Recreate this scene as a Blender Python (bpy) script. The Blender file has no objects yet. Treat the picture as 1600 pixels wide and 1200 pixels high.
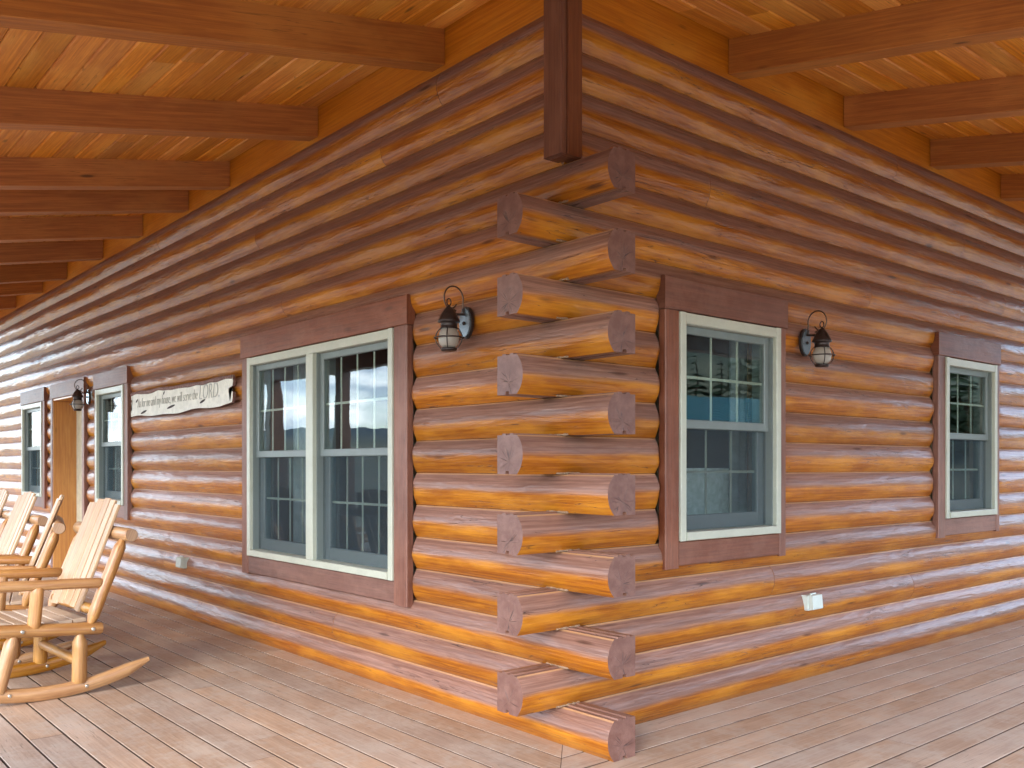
import bpy, bmesh, math, random
from mathutils import Vector, noise, Matrix
random.seed(7)
S = bpy.context.scene
COL = S.collection
P = 0.1905            # height of one log course
W_IN = -0.142         # inner face of the logs
ZTOP = 15 * P + 4 * 0.198

# ------------------------------------------------------------------ node helpers
class NT:
    def __init__(s, name):
        s.m = bpy.data.materials.new(name); s.m.use_nodes = True
        s.t = s.m.node_tree; s.t.nodes.clear()
        s.out = s.n('ShaderNodeOutputMaterial')
    def n(s, kind, **kw):
        nd = s.t.nodes.new(kind)
        for k, v in kw.items(): setattr(nd, k, v)
        return nd
    def link(s, a, b): s.t.links.new(a, b)
    def put(s, sock, v):
        if isinstance(v, bpy.types.NodeSocket): s.link(v, sock)
        elif v is not None:
            if sock.type == 'RGBA' and len(v) == 3: v = (*v, 1)
            sock.default_value = v
    def math(s, op, a, b=None, clamp=False):
        nd = s.n('ShaderNodeMath', operation=op, use_clamp=clamp)
        s.put(nd.inputs[0], a)
        if b is not None: s.put(nd.inputs[1], b)
        return nd.outputs[0]
    def ramp(s, f, a, b):       # smooth 0..1 between a and b (either order)
        nd = s.n('ShaderNodeMapRange', interpolation_type='SMOOTHSTEP')
        s.put(nd.inputs[0], f)
        lo, hi = (a, b) if a < b else (b, a)
        nd.inputs[1].default_value = lo; nd.inputs[2].default_value = hi
        nd.inputs[3].default_value = 0.0 if a < b else 1.0
        nd.inputs[4].default_value = 1.0 if a < b else 0.0
        return nd.outputs[0]
    def mix(s, f, a, b, blend='MIX'):
        nd = s.n('ShaderNodeMix', data_type='RGBA', blend_type=blend)
        s.put(nd.inputs[0], f); s.put(nd.inputs[6], a); s.put(nd.inputs[7], b)
        return nd.outputs[2]
    def noise(s, vec, scale=1.0, detail=3.0, rough=0.55, dist=0.0):
        nd = s.n('ShaderNodeTexNoise')
        s.put(nd.inputs['Vector'], vec); nd.inputs['Scale'].default_value = scale
        nd.inputs['Detail'].default_value = detail; nd.inputs['Roughness'].default_value = rough
        nd.inputs['Distortion'].default_value = dist
        return nd.outputs[0]
    def xyz(s, x, y, z):
        nd = s.n('ShaderNodeCombineXYZ')
        for i, v in enumerate((x, y, z)): s.put(nd.inputs[i], v)
        return nd.outputs[0]
    def uv(s, layer='UVMap'):
        nd = s.n('ShaderNodeUVMap', uv_map=layer)
        sp = s.n('ShaderNodeSeparateXYZ'); s.link(nd.outputs[0], sp.inputs[0])
        return sp.outputs[0], sp.outputs[1]
    def bump(s, h, strength, dist, base=None):
        nd = s.n('ShaderNodeBump'); nd.inputs['Strength'].default_value = strength
        nd.inputs['Distance'].default_value = dist; s.put(nd.inputs['Height'], h)
        if base is not None: s.link(base, nd.inputs['Normal'])
        return nd.outputs[0]
    def bsdf(s, color, rough=0.5, normal=None, coat=0.0, coat_rough=0.2, metallic=0.0, **kw):
        b = s.n('ShaderNodeBsdfPrincipled')
        s.put(b.inputs['Base Color'], color); s.put(b.inputs['Roughness'], rough)
        s.put(b.inputs['Coat Weight'], coat); s.put(b.inputs['Coat Roughness'], coat_rough)
        s.put(b.inputs['Metallic'], metallic)
        for k, v in kw.items(): s.put(b.inputs[k], v)
        if normal is not None:
            s.link(normal, b.inputs['Normal']); s.link(normal, b.inputs['Coat Normal'])
        s.link(b.outputs[0], s.out.inputs[0])
        return b

def wood(name, base, dark, light, rough=0.45, coat=0.3, coat_rough=0.25, grain=1.0, knots=0.6,
         var=0.25, bumpy=0.5, wear=None, wear_amt=0.0, cracks=0.5, sat=None):
    sat = var * 1.2 if sat is None else sat
    """plank / pole wood: UV u runs along the piece in metres, v across; Var.x is a random number per board"""
    t = NT(name)
    u, v = t.uv(); r, _ = t.uv('Var')
    w = t.math('MULTIPLY', r, 40.0)
    fine = t.noise(t.xyz(t.math('MULTIPLY', u, 2.2), t.math('MULTIPLY', v, 75.0), w), 1, 5, 0.65, 0.3)
    big = t.noise(t.xyz(t.math('MULTIPLY', u, 1.1), t.math('MULTIPLY', v, 9.0), w), 1, 3, 0.5, 0.4)
    rings = t.math('SINE', t.math('ADD', t.math('MULTIPLY', v, 150.0), t.math('MULTIPLY', big, 34.0)))
    blot = t.noise(t.xyz(t.math('MULTIPLY', u, 1.3), t.math('MULTIPLY', v, 3.0), w), 1, 4, 0.6)
    c = t.mix(t.ramp(fine, 0.32, 0.68), dark, base)
    c = t.mix(t.math('MULTIPLY', t.ramp(rings, -0.2, 1.0), 0.38 * grain), c, dark)
    c = t.mix(t.math('MULTIPLY', t.ramp(blot, 0.45, 0.72), 0.75), c, light)
    vor = t.n('ShaderNodeTexVoronoi'); vor.inputs['Scale'].default_value = 1
    t.link(t.xyz(t.math('MULTIPLY', u, 2.0), t.math('MULTIPLY', v, 7.0), w), vor.inputs['Vector'])
    kd = t.math('ADD', vor.outputs['Distance'], t.math('MULTIPLY', t.math('SUBTRACT', fine, 0.5), 0.10))
    ks = t.n('ShaderNodeSeparateColor'); t.link(vor.outputs['Color'], ks.inputs[0])
    kmask = t.math('MULTIPLY', t.ramp(kd, 0.13, 0.03), t.ramp(ks.outputs[0], 0.45, 0.6))
    c = t.mix(t.math('MULTIPLY', kmask, knots), c, tuple(x * 0.22 for x in base))
    crk = t.noise(t.xyz(t.math('MULTIPLY', u, 1.2), t.math('MULTIPLY', v, 45.0), t.math('ADD', w, 9.0)), 1, 2, 0.4)
    cmask = t.math('MULTIPLY', t.ramp(t.math('ABSOLUTE', t.math('SUBTRACT', crk, 0.5)), 0.012, 0.0),
                   t.ramp(blot, 0.5, 0.6))
    c = t.mix(t.math('MULTIPLY', cmask, cracks), c, tuple(x * 0.15 for x in base))
    # boards differ from one another
    hv = t.n('ShaderNodeHueSaturation'); t.link(c, hv.inputs['Color'])
    t.put(hv.inputs['Value'], t.math('ADD', 1.0 - var * 0.5, t.math('MULTIPLY', r, var)))
    r2 = t.math('FRACT', t.math('MULTIPLY', r, 7.31))
    t.put(hv.inputs['Saturation'], t.math('ADD', 1.0 - sat * 0.5, t.math('MULTIPLY', r2, sat)))
    c = hv.outputs[0]
    if wear is not None:
        sc = t.n('ShaderNodeTexCoord')
        wn = t.noise(sc.outputs['Object'], 3.1, 6, 0.68)
        wn2 = t.noise(sc.outputs['Object'], 22.0, 4, 0.7)
        wf = t.math('MULTIPLY', t.ramp(t.math('ADD', wn, t.math('MULTIPLY', t.math('SUBTRACT', wn2, 0.5), 0.5)), 0.42, 0.66), wear_amt)
        c = t.mix(wf, c, wear)
    h = t.math('ADD', t.math('MULTIPLY', fine, 0.6), t.math('MULTIPLY', rings, 0.10))
    h = t.math('SUBTRACT', h, t.math('MULTIPLY', cmask, 1.0))
    wob = t.noise(t.xyz(t.math('MULTIPLY', u, 5.0), t.math('MULTIPLY', v, 14.0), w), 1, 3, 0.55)
    nb = t.bump(wob, bumpy, 0.012)
    nb = t.bump(h, bumpy * 0.7, 0.0022, nb)
    rg = t.math('ADD', rough - 0.09, t.math('MULTIPLY', blot, 0.18))
    t.bsdf(c, rg, nb, coat, coat_rough)
    return t.m

def log_material():
    """varnished D-log: UV.y is 0 at the top seam and 0.24 at the bottom seam"""
    t = NT('varnished_log')
    u, v = t.uv(); r, _ = t.uv('Var')
    w = t.math('MULTIPLY', r, 60.0)
    fine = t.noise(t.xyz(t.math('MULTIPLY', u, 2.0), t.math('MULTIPLY', v, 70.0), w), 1, 5, 0.65, 0.3)
    big = t.noise(t.xyz(t.math('MULTIPLY', u, 1.3), t.math('MULTIPLY', v, 7.0), w), 1, 3, 0.5, 0.6)
    rings = t.math('SINE', t.math('ADD', t.math('MULTIPLY', v, 120.0), t.math('MULTIPLY', big, 42.0)))
    blot = t.noise(t.xyz(t.math('MULTIPLY', u, 1.6), t.math('MULTIPLY', v, 5.0), w), 1, 4, 0.6)
    c = t.mix(t.ramp(fine, 0.3, 0.7), LOG_DARK, LOG_BASE)
    c = t.mix(t.math('MULTIPLY', t.ramp(rings, 0.0, 1.0), 0.30), c, LOG_DARK)
    c = t.mix(t.math('MULTIPLY', t.ramp(blot, 0.42, 0.7), 0.7), c, LOG_LIGHT)
    # weathered, dusty upward half of every log, mauve sky sheen painted into its colour
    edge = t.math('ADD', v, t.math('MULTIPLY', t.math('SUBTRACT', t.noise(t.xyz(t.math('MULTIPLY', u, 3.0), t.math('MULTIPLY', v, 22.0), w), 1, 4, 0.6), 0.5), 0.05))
    dust_sheen = t.ramp(edge, 0.138, 0.092)
    dc = t.mix(t.ramp(fine, 0.3, 0.75), DUST_SHEEN_DARK, DUST_SHEEN_LIGHT)
    dc = t.mix(t.math('MULTIPLY', t.ramp(rings, 0.0, 1.0), 0.25), dc, DUST_SHEEN_DARK)
    c = t.mix(t.math('MULTIPLY', dust_sheen, DUST_SHEEN_AMT), c, dc)
    # knots
    vor = t.n('ShaderNodeTexVoronoi'); vor.inputs['Scale'].default_value = 1
    t.link(t.xyz(t.math('MULTIPLY', u, 1.7), t.math('MULTIPLY', v, 8.0), w), vor.inputs['Vector'])
    kd = t.math('ADD', vor.outputs['Distance'], t.math('MULTIPLY', t.math('SUBTRACT', fine, 0.5), 0.12))
    ks = t.n('ShaderNodeSeparateColor'); t.link(vor.outputs['Color'], ks.inputs[0])
    km = t.math('MULTIPLY', t.ramp(kd, 0.15, 0.04), t.ramp(ks.outputs[0], 0.38, 0.5))
    c = t.mix(t.math('MULTIPLY', km, 0.72), c, (0.045, 0.016, 0.010))
    # drying checks: thin dark splits along the log
    crk = t.noise(t.xyz(t.math('MULTIPLY', u, 1.6), t.math('MULTIPLY', v, 26.0), t.math('ADD', w, 5.0)), 1, 3, 0.5)
    cm = t.math('MULTIPLY', t.ramp(t.math('ABSOLUTE', t.math('SUBTRACT', crk, 0.5)), 0.010, 0.0), t.ramp(big, 0.52, 0.6))
    c = t.mix(t.math('MULTIPLY', cm, 0.8), c, (0.03, 0.014, 0.01))
    # sawn edge and caulk showing along the seams
    seam = t.math('MULTIPLY', t.ramp(t.math('ADD', v, t.math('MULTIPLY', fine, 0.004)), 0.015, 0.006), t.ramp(v, -0.002, 0.0))
    c = t.mix(t.math('MULTIPLY', seam, 0.75), c, (0.50, 0.27, 0.13))
    # each log its own tone
    hv = t.n('ShaderNodeHueSaturation'); t.link(c, hv.inputs['Color'])
    t.put(hv.inputs['Value'], t.math('ADD', 0.86, t.math('MULTIPLY', r, 0.28)))
    c = hv.outputs[0]
    wob = t.noise(t.xyz(t.math('MULTIPLY', u, 4.0), t.math('MULTIPLY', v, 16.0), w), 1, 3, 0.55)
    nb = t.bump(wob, 0.55, 0.016)
    h = t.math('SUBTRACT', t.math('ADD', fine, t.math('MULTIPLY', rings, 0.22)), t.math('MULTIPLY', cm, 1.6))
    nb = t.bump(h, 0.5, 0.0024, nb)
    rg = t.math('ADD', 0.34, t.math('MULTIPLY', blot, 0.2))
    t.bsdf(c, rg, nb, 0.5, t.math('ADD', 0.13, t.math('MULTIPLY', dust_sheen, 0.10)), **{'Specular IOR Level': 0.15})
    return t.m

def end_grain():
    t = NT('log_end_grain')
    u, v = t.uv(); r, _ = t.uv('Var')
    du = t.math('ADD', u, 0.055); dv = t.math('SUBTRACT', v, 0.06)
    rad = t.math('SQRT', t.math('ADD', t.math('MULTIPLY', du, du), t.math('MULTIPLY', dv, dv)))
    w = t.math('MULTIPLY', r, 50.0)
    nz = t.noise(t.xyz(t.math('MULTIPLY', u, 18.0), t.math('MULTIPLY', v, 18.0), w), 1, 5, 0.65)
    ring = t.math('SINE', t.math('ADD', t.math('MULTIPLY', rad, 900.0), t.math('MULTIPLY', nz, 14.0)))
    ang = t.n('ShaderNodeMath', operation='ARCTAN2'); t.put(ang.inputs[0], dv); t.put(ang.inputs[1], du)
    an = t.noise(t.xyz(t.math('MULTIPLY', ang.outputs[0], 1.6), t.math('MULTIPLY', rad, 2.0), w), 1, 2, 0.5)
    crack = t.math('MULTIPLY', t.ramp(t.math('ABSOLUTE', t.math('SUBTRACT', an, 0.5)), 0.02, 0.003), t.ramp(rad, 0.09, 0.02))
    c = t.mix(t.ramp(nz, 0.35, 0.7), (0.15, 0.063, 0.045), (0.215, 0.105, 0.078))
    c = t.mix(t.math('MULTIPLY', t.ramp(ring, 0.0, 1.0), 0.22), c, (0.08, 0.038, 0.032))
    c = t.mix(t.math('MULTIPLY', crack, 0.85), c, (0.02, 0.01, 0.008))
    nb = t.bump(t.math('SUBTRACT', nz, crack), 0.6, 0.004)
    t.bsdf(c, 0.5, nb, 0.2, 0.3)
    return t.m

LOG_BASE = (0.45, 0.148, 0.010); LOG_DARK = (0.235, 0.060, 0.005); LOG_LIGHT = (0.56, 0.225, 0.020)
DUST_SHEEN_DARK = (0.17, 0.084, 0.062); DUST_SHEEN_LIGHT = (0.31, 0.170, 0.130); DUST_SHEEN_AMT = 0.95  # dusty tones with reflected sky sheen mixed into the colour

def plain(name, col, rough=0.5, metallic=0.0, coat=0.0, nscale=9.0, amt=0.18, bump=0.0, **kw):
    t = NT(name)
    tc = t.n('ShaderNodeTexCoord')
    nz = t.noise(tc.outputs['Object'], nscale, 5, 0.62)
    nz2 = t.noise(tc.outputs['Object'], nscale * 6, 3, 0.6)
    f = t.math('ADD', t.math('MULTIPLY', nz, 0.7), t.math('MULTIPLY', nz2, 0.3))
    c = t.mix(t.ramp(f, 0.3, 0.7), tuple(x * (1 - amt) for x in col), tuple(min(1, x * (1 + amt)) for x in col))
    nb = t.bump(f, bump, 0.004) if bump else None
    t.bsdf(c, rough, nb, coat, 0.2, metallic, **kw)
    return t.m

def glass_material():
    t = NT('window_glass')
    lw = t.n('ShaderNodeLayerWeight')
    tc = t.n('ShaderNodeTexCoord')
    nz = t.noise(tc.outputs['Object'], 1.6, 2, 0.5)
    nb = t.bump(nz, 0.09, 0.02)
    f3 = t.math('POWER', lw.outputs['Facing'], 2.2)
    fac = t.math('ADD', 0.042, t.math('MULTIPLY', f3, 0.17), True)
    tr = t.n('ShaderNodeBsdfTransparent'); tr.inputs[0].default_value = (0.86, 0.91, 0.9, 1)
    gl = t.n('ShaderNodeBsdfGlossy'); gl.inputs['Roughness'].default_value = 0.0
    gl.inputs['Color'].default_value = (0.93, 0.97, 1, 1)
    t.link(nb, gl.inputs['Normal'])
    mx = t.n('ShaderNodeMixShader'); t.link(fac, mx.inputs[0]); t.link(tr.outputs[0], mx.inputs[1]); t.link(gl.outputs[0], mx.inputs[2])
    t.link(mx.outputs[0], t.out.inputs[0])
    return t.m

def screen_material():
    t = NT('insect_mesh')
    tr = t.n('ShaderNodeBsdfTransparent')
    d = t.n('ShaderNodeBsdfDiffuse'); d.inputs[0].default_value = (0.06, 0.085, 0.10, 1)
    mx = t.n('ShaderNodeMixShader'); mx.inputs[0].default_value = 0.2
    t.link(tr.outputs[0], mx.inputs[1]); t.link(d.outputs[0], mx.inputs[2]); t.link(mx.outputs[0], t.out.inputs[0])
    return t.m

def globe_material():
    t = NT('lantern_glass')
    b = t.bsdf((0.45, 0.41, 0.35), 0.18, None, 0.3, 0.05, 0.0)
    b.inputs['Transmission Weight'].default_value = 0.35
    b.inputs['Roughness'].default_value = 0.3
    return t.m

M = {}
M['log'] = log_material(); M['end'] = end_grain()
M['trim'] = wood('stained_trim', (0.20, 0.072, 0.042), (0.125, 0.042, 0.024), (0.26, 0.108, 0.068), 0.5, 0.12, 0.3, 0.8, 0.5, 0.22, 0.35, (0.36, 0.20, 0.14), 0.14)
M['post'] = wood('stained_post', (0.17, 0.055, 0.024), (0.105, 0.031, 0.014), (0.22, 0.082, 0.04), 0.4, 0.35, 0.22, 0.8, 0.4, 0.15, 0.35)
M['rafter'] = wood('stained_rafter', (0.45, 0.155, 0.024), (0.29, 0.088, 0.014), (0.52, 0.20, 0.036), 0.6, 0.05, 0.3, 0.7, 0.9, 0.3, 0.3, sat=0.08)
M['ceil'] = wood('ceiling_pine', (0.74, 0.29, 0.034), (0.50, 0.155, 0.016), (0.80, 0.38, 0.07), 0.5, 0.08, 0.3, 0.9, 0.9, 0.38, 0.3, sat=0.06)
M['ledger'] = wood('ledger_pine', (0.56, 0.195, 0.021), (0.40, 0.115, 0.012), (0.63, 0.26, 0.036), 0.5, 0.1, 0.3, 0.8, 0.8, 0.15, 0.3, sat=0.06)
M['deck'] = wood('deck_boards', (0.44, 0.305, 0.215), (0.33, 0.215, 0.147), (0.51, 0.37, 0.272), 0.66, 0.04, 0.4, 0.5, 0.25, 0.22, 0.3, (0.47, 0.395, 0.325), 0.5, 0.6)
M['pole'] = wood('peeled_log_pole', (0.44, 0.215, 0.062), (0.28, 0.112, 0.028), (0.53, 0.29, 0.10), 0.4, 0.3, 0.25, 0.9, 0.8, 0.2, 0.6)
M['pole_end'] = wood('pole_end_grain', (0.36, 0.21, 0.11), (0.26, 0.14, 0.07), (0.42, 0.26, 0.15), 0.55, 0.1, 0.3, 0.6, 0.2, 0.1, 0.4)
M['slat'] = wood('sanded_slat', (0.46, 0.275, 0.130), (0.32, 0.165, 0.066), (0.53, 0.345, 0.185), 0.5, 0.12, 0.3, 0.55, 0.35, 0.16, 0.25)
M['seat'] = wood('weathered_seat_slat', (0.50, 0.37, 0.25), (0.38, 0.26, 0.17), (0.58, 0.47, 0.36), 0.55, 0.1, 0.3, 0.5, 0.3, 0.16, 0.25)
M['door'] = wood('oak_door_wood', (0.52, 0.215, 0.035), (0.38, 0.13, 0.018), (0.58, 0.27, 0.06), 0.4, 0.3, 0.2, 1.0, 0.4, 0.1, 0.2)
M['door_paint'] = plain('cream_door_paint', (0.52, 0.47, 0.34), 0.4)
M['vinyl'] = plain('almond_vinyl', (0.45, 0.455, 0.365), 0.35, amt=0.06)
M['sash'] = plain('grey_green_vinyl', (0.165, 0.19, 0.178), 0.38, amt=0.06)
M['grille'] = plain('grille_bar', (0.40, 0.39, 0.31), 0.4, amt=0.05)
M['glass'] = glass_material(); M['screen'] = screen_material(); M['globe'] = globe_material()
M['bronze'] = plain('dark_bronze', (0.045, 0.033, 0.03), 0.35, 0.6, amt=0.3, nscale=40, bump=0.2)
M['rust'] = plain('rusty_bronze', (0.10, 0.055, 0.035), 0.4, 0.5, amt=0.3, nscale=40)
M['zinc'] = plain('lantern_plate', (0.30, 0.37, 0.42), 0.25, 0.7, amt=0.15, nscale=30)
M['plastic'] = plain('grey_plastic', (0.56, 0.61, 0.56), 0.4, amt=0.06)
M['plastic_dull'] = plain('weathered_plastic', (0.40, 0.42, 0.36), 0.5, amt=0.1)
M['signpaint'] = plain('distressed_white_paint', (0.66, 0.62, 0.53), 0.55, amt=0.14, nscale=14, bump=0.3)
M['bark'] = plain('sign_bark', (0.17, 0.085, 0.07), 0.7, amt=0.5, nscale=40, bump=0.6)
M['ink'] = plain('sign_ink', (0.38, 0.365, 0.32), 0.6)
M['dark'] = plain('dark_interior', (0.085, 0.06, 0.045), 0.8)
M['lining'] = plain('interior_lining', (0.16, 0.095, 0.05), 0.7)
M['quilt'] = plain('pale_fabric', (0.72, 0.74, 0.70), 0.85, nscale=28, amt=0.25, bump=0.5)
M['curtain'] = plain('grey_curtain', (0.30, 0.32, 0.33), 0.9, nscale=12, amt=0.2)
M['bolt'] = plain('zinc_bolt', (0.55, 0.53, 0.48), 0.35, 0.8)
M['teal'] = plain('teal_metal_roof', (0.022, 0.17, 0.20), 0.4, 0.0, amt=0.12)
M['shed'] = plain('brown_shed_siding', (0.12, 0.07, 0.045), 0.7, amt=0.25, nscale=3)
M['roofing'] = plain('brown_metal_roof', (0.08, 0.06, 0.05), 0.5, amt=0.1)
M['crack'] = plain('dark_split', (0.035, 0.02, 0.015), 0.8)
M['gap'] = plain('dirty_board_edge', (0.085, 0.045, 0.026), 0.8)
M['bark_tree'] = plain('tree_bark', (0.09, 0.06, 0.045), 0.9, amt=0.4, nscale=6, bump=0.6)
M['needles'] = plain('pine_needles', (0.035, 0.065, 0.028), 0.7, amt=0.45, nscale=2.5)

def ground_material():
    t = NT('grass_and_forest')
    g = t.n('ShaderNodeNewGeometry'); sp = t.n('ShaderNodeSeparateXYZ'); t.link(g.outputs['Position'], sp.inputs[0])
    nz = t.noise(g.outputs['Position'], 0.012, 6, 0.65); nz2 = t.noise(g.outputs['Position'], 0.35, 5, 0.65)
    c = t.mix(t.ramp(nz, 0.40, 0.6), (0.26, 0.23, 0.15), (0.07, 0.095, 0.05))
    c = t.mix(t.math('MULTIPLY', t.ramp(nz2, 0.35, 0.7), 0.4), c, (0.32, 0.28, 0.17))
    rd = t.n('ShaderNodeVectorMath', operation='LENGTH'); t.link(g.outputs['Position'], rd.inputs[0])
    nz3 = t.noise(g.outputs['Position'], 9.0, 4, 0.7)
    bounce_ground = t.mix(nz3, (0.29, 0.26, 0.21), (0.43, 0.39, 0.33))  # pale unseen ground near the house, added to bounce light onto the ceiling
    c = t.mix(t.ramp(t.math('ADD', rd.outputs['Value'], t.math('MULTIPLY', nz2, 9.0)), 34.0, 30.0), c, bounce_ground)
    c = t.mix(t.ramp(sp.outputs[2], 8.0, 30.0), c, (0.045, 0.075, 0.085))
    t.bsdf(c, 0.9)
    return t.m
M['ground'] = ground_material()

# ------------------------------------------------------------------ mesh helpers
class MB:
    """collects pieces, then links them as ONE mesh object"""
    def __init__(s):
        s.bm = bmesh.new()
        s.uv = s.bm.loops.layers.uv.new('UVMap'); s.va = s.bm.loops.layers.uv.new('Var')
    def face(s, verts, uvs=None, r=0.5, mi=0, smooth=False):
        try: f = s.bm.faces.new(verts)
        except ValueError: return None
        f.material_index = mi; f.smooth = smooth
        for i, l in enumerate(f.loops):
            if uvs: l[s.uv].uv = uvs[i]
            l[s.va].uv = (r, 0)
        return f
    def prism(s, A, B, prof, ax, ay, r=None, mi=0, cap=None, u0=None, shear=None):
        """closed profile (list of (a,b)) swept from A to B; ax, ay are the profile axes; shear(a,b)->(startshift,endshift)"""
        r = random.random() if r is None else r
        A, B, ax, ay = Vector(A), Vector(B), Vector(ax), Vector(ay)
        d = (B - A); L = d.length; d = d / L
        u0 = random.random() * 5 if u0 is None else u0
        r0, r1 = [], []
        for a, b in prof:
            s0, s1 = shear(a, b) if shear else (0, 0)
            r0.append(s.bm.verts.new(A + ax * a + ay * b + d * s0)); r1.append(s.bm.verts.new(B + ax * a + ay * b + d * s1))
        n = len(prof); acc = 0.0
        for i in range(n):
            j = (i + 1) % n
            seg = math.hypot(prof[j][0] - prof[i][0], prof[j][1] - prof[i][1])
            s.face((r0[i], r0[j], r1[j], r1[i]), [(u0, acc), (u0, acc + seg), (u0 + L, acc + seg), (u0 + L, acc)], r, mi)
            acc += seg
        cm = mi if cap is None else cap
        s.face(list(reversed(r0)), [(a, b) for a, b in reversed(prof)], r, cm)
        s.face(r1, [(a, b) for a, b in prof], r, cm)
    def box(s, lo, hi, c=0.0, r=None, mi=0, axis=None):
        lo, hi = Vector(lo), Vector(hi); d = hi - lo
        k = axis if axis is not None else max(range(3), key=lambda i: d[i])
        i, j = [(1, 2), (2, 0), (0, 1)][k]
        w, h = d[i], d[j]; c = min(c, w * .45, h * .45)
        prof = [(0, 0), (w, 0), (w, h), (0, h)] if c <= 0 else [(c, 0), (w - c, 0), (w, c), (w, h - c), (w - c, h), (c, h), (0, h - c), (0, c)]
        A = lo.copy(); B = lo.copy(); B[k] = hi[k]
        e = [Vector((1, 0, 0)), Vector((0, 1, 0)), Vector((0, 0, 1))]
        s.prism(A, B, prof, e[i], e[j], r, mi)
    def tube(s, pts, rads, n=14, r=None, mi=0, cap=1, wob=0.0, closed=False):
        r = random.random() if r is None else r
        pts = [Vector(p) for p in pts]
        if not hasattr(rads, '__len__'): rads = [rads] * len(pts)
        rings = []; up = None; u = random.random() * 5; us = []; seed = random.random() * 50
        N = len(pts)
        for i, p in enumerate(pts):
            a = pts[(i - 1) % N] if closed else pts[max(0, i - 1)]; b = pts[(i + 1) % N] if closed else pts[min(N - 1, i + 1)]
            d = (b - a).normalized()
            if up is None: up = d.orthogonal().normalized()
            up = (up - d * up.dot(d)).normalized(); side = d.cross(up)
            if i: u += (p - pts[i - 1]).length
            us.append(u); ring = []
            for k in range(n):
                t = 2 * math.pi * k / n
                rr = rads[i] * (1 + wob * noise.noise(Vector((u * 6, math.cos(t) * 1.2 + seed, math.sin(t) * 1.2))))
                ring.append(s.bm.verts.new(p + (up * math.cos(t) + side * math.sin(t)) * rr))
            rings.append(ring)
        for i in range(N if closed else N - 1):
            i2 = (i + 1) % N
            for k in range(n):
                k2 = (k + 1) % n; c0 = 2 * math.pi * rads[i] * k / n; c1 = 2 * math.pi * rads[i] * (k + 1) / n
                s.face((rings[i][k], rings[i][k2], rings[i2][k2], rings[i2][k]), [(us[i], c0), (us[i], c1), (us[i2], c1), (us[i2], c0)], r, mi, True)
        if not closed and cap is not None:
            for ring, rev, rd in ((rings[0], True, rads[0]), (rings[-1], False, rads[-1])):
                if rd < 1e-4: continue
                q = list(reversed(ring)) if rev else ring
                s.face(q, [(math.cos(2 * math.pi * k / n) * rd * .3, math.sin(2 * math.pi * k / n) * rd) for k in range(n)], r, cap)
    def lathe(s, prof, C=(0, 0, 0), n=24, mi=0, r=0.5):
        C = Vector(C); rings = []
        for rad, z in prof:
            rings.append([s.bm.verts.new(C + Vector((rad * math.cos(2 * math.pi * k / n), rad * math.sin(2 * math.pi * k / n), z))) for k in range(n)])
        for i in range(len(rings) - 1):
            for k in range(n):
                k2 = (k + 1) % n
                s.face((rings[i][k], rings[i][k2], rings[i + 1][k2], rings[i + 1][k]), None, r, mi, True)
        s.face(list(reversed(rings[0])), None, r, mi); s.face(rings[-1], None, r, mi)
    def build(s, name, mats, parent=None, xf=None, weld=False):
        if weld: bmesh.ops.remove_doubles(s.bm, verts=s.bm.verts, dist=1e-5)
        bmesh.ops.recalc_face_normals(s.bm, faces=s.bm.faces)
        for e in s.bm.edges:
            if any(not f.smooth for f in e.link_faces): e.smooth = False
        if xf is not None: s.bm.transform(xf)
        me = bpy.data.meshes.new(name); s.bm.to_mesh(me); s.bm.free()
        for m in (mats if isinstance(mats, (list, tuple)) else [mats]): me.materials.append(m)
        o = bpy.data.objects.new(name, me); COL.objects.link(o)
        if parent: o.parent = parent
        return o

def tag(o, label, cat, group=None):
    o['label'] = label; o['category'] = cat
    if group: o['group'] = group
    return o
def empty(name, loc=(0, 0, 0), rz=0.0):
    o = bpy.data.objects.new(name, None); COL.objects.link(o); o.location = loc; o.rotation_euler = (0, 0, rz)
    o.empty_display_size = 0.2
    return o
def children(o): return [c for c in COL.objects if c.parent == o]
def copy_tree(o, parent=None):
    c = o.copy(); COL.objects.link(c); c.parent = parent
    for ch in children(o): copy_tree(ch, c)
    return c

# wall frames: (out, along, up) -> world.  side 'L' faces -X and runs along +Y, side 'R' faces -Y and runs along +X
def wp(side, o, t, z): return Vector((-o, t, z)) if side == 'L' else Vector((t, -o, z))
def wbox(mb, side, o0, o1, t0, t1, z0, z1, c=0.0, r=None, mi=0, axis=None):
    a, b = wp(side, o0, t0, z0), wp(side, o1, t1, z1)
    lo = Vector([min(a[i], b[i]) for i in range(3)]); hi = Vector([max(a[i], b[i]) for i in range(3)])
    if axis == 't': axis = 1 if side == 'L' else 0
    elif axis == 'z': axis = 2
    mb.box(lo, hi, c, r, mi, axis)

# ------------------------------------------------------------------ the house
house = empty('log_house', (0, 0, 0))
tag(house, 'glossy orange brown log cabin with interlocked corner logs under a deep timber porch roof', 'log cabin')

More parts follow.
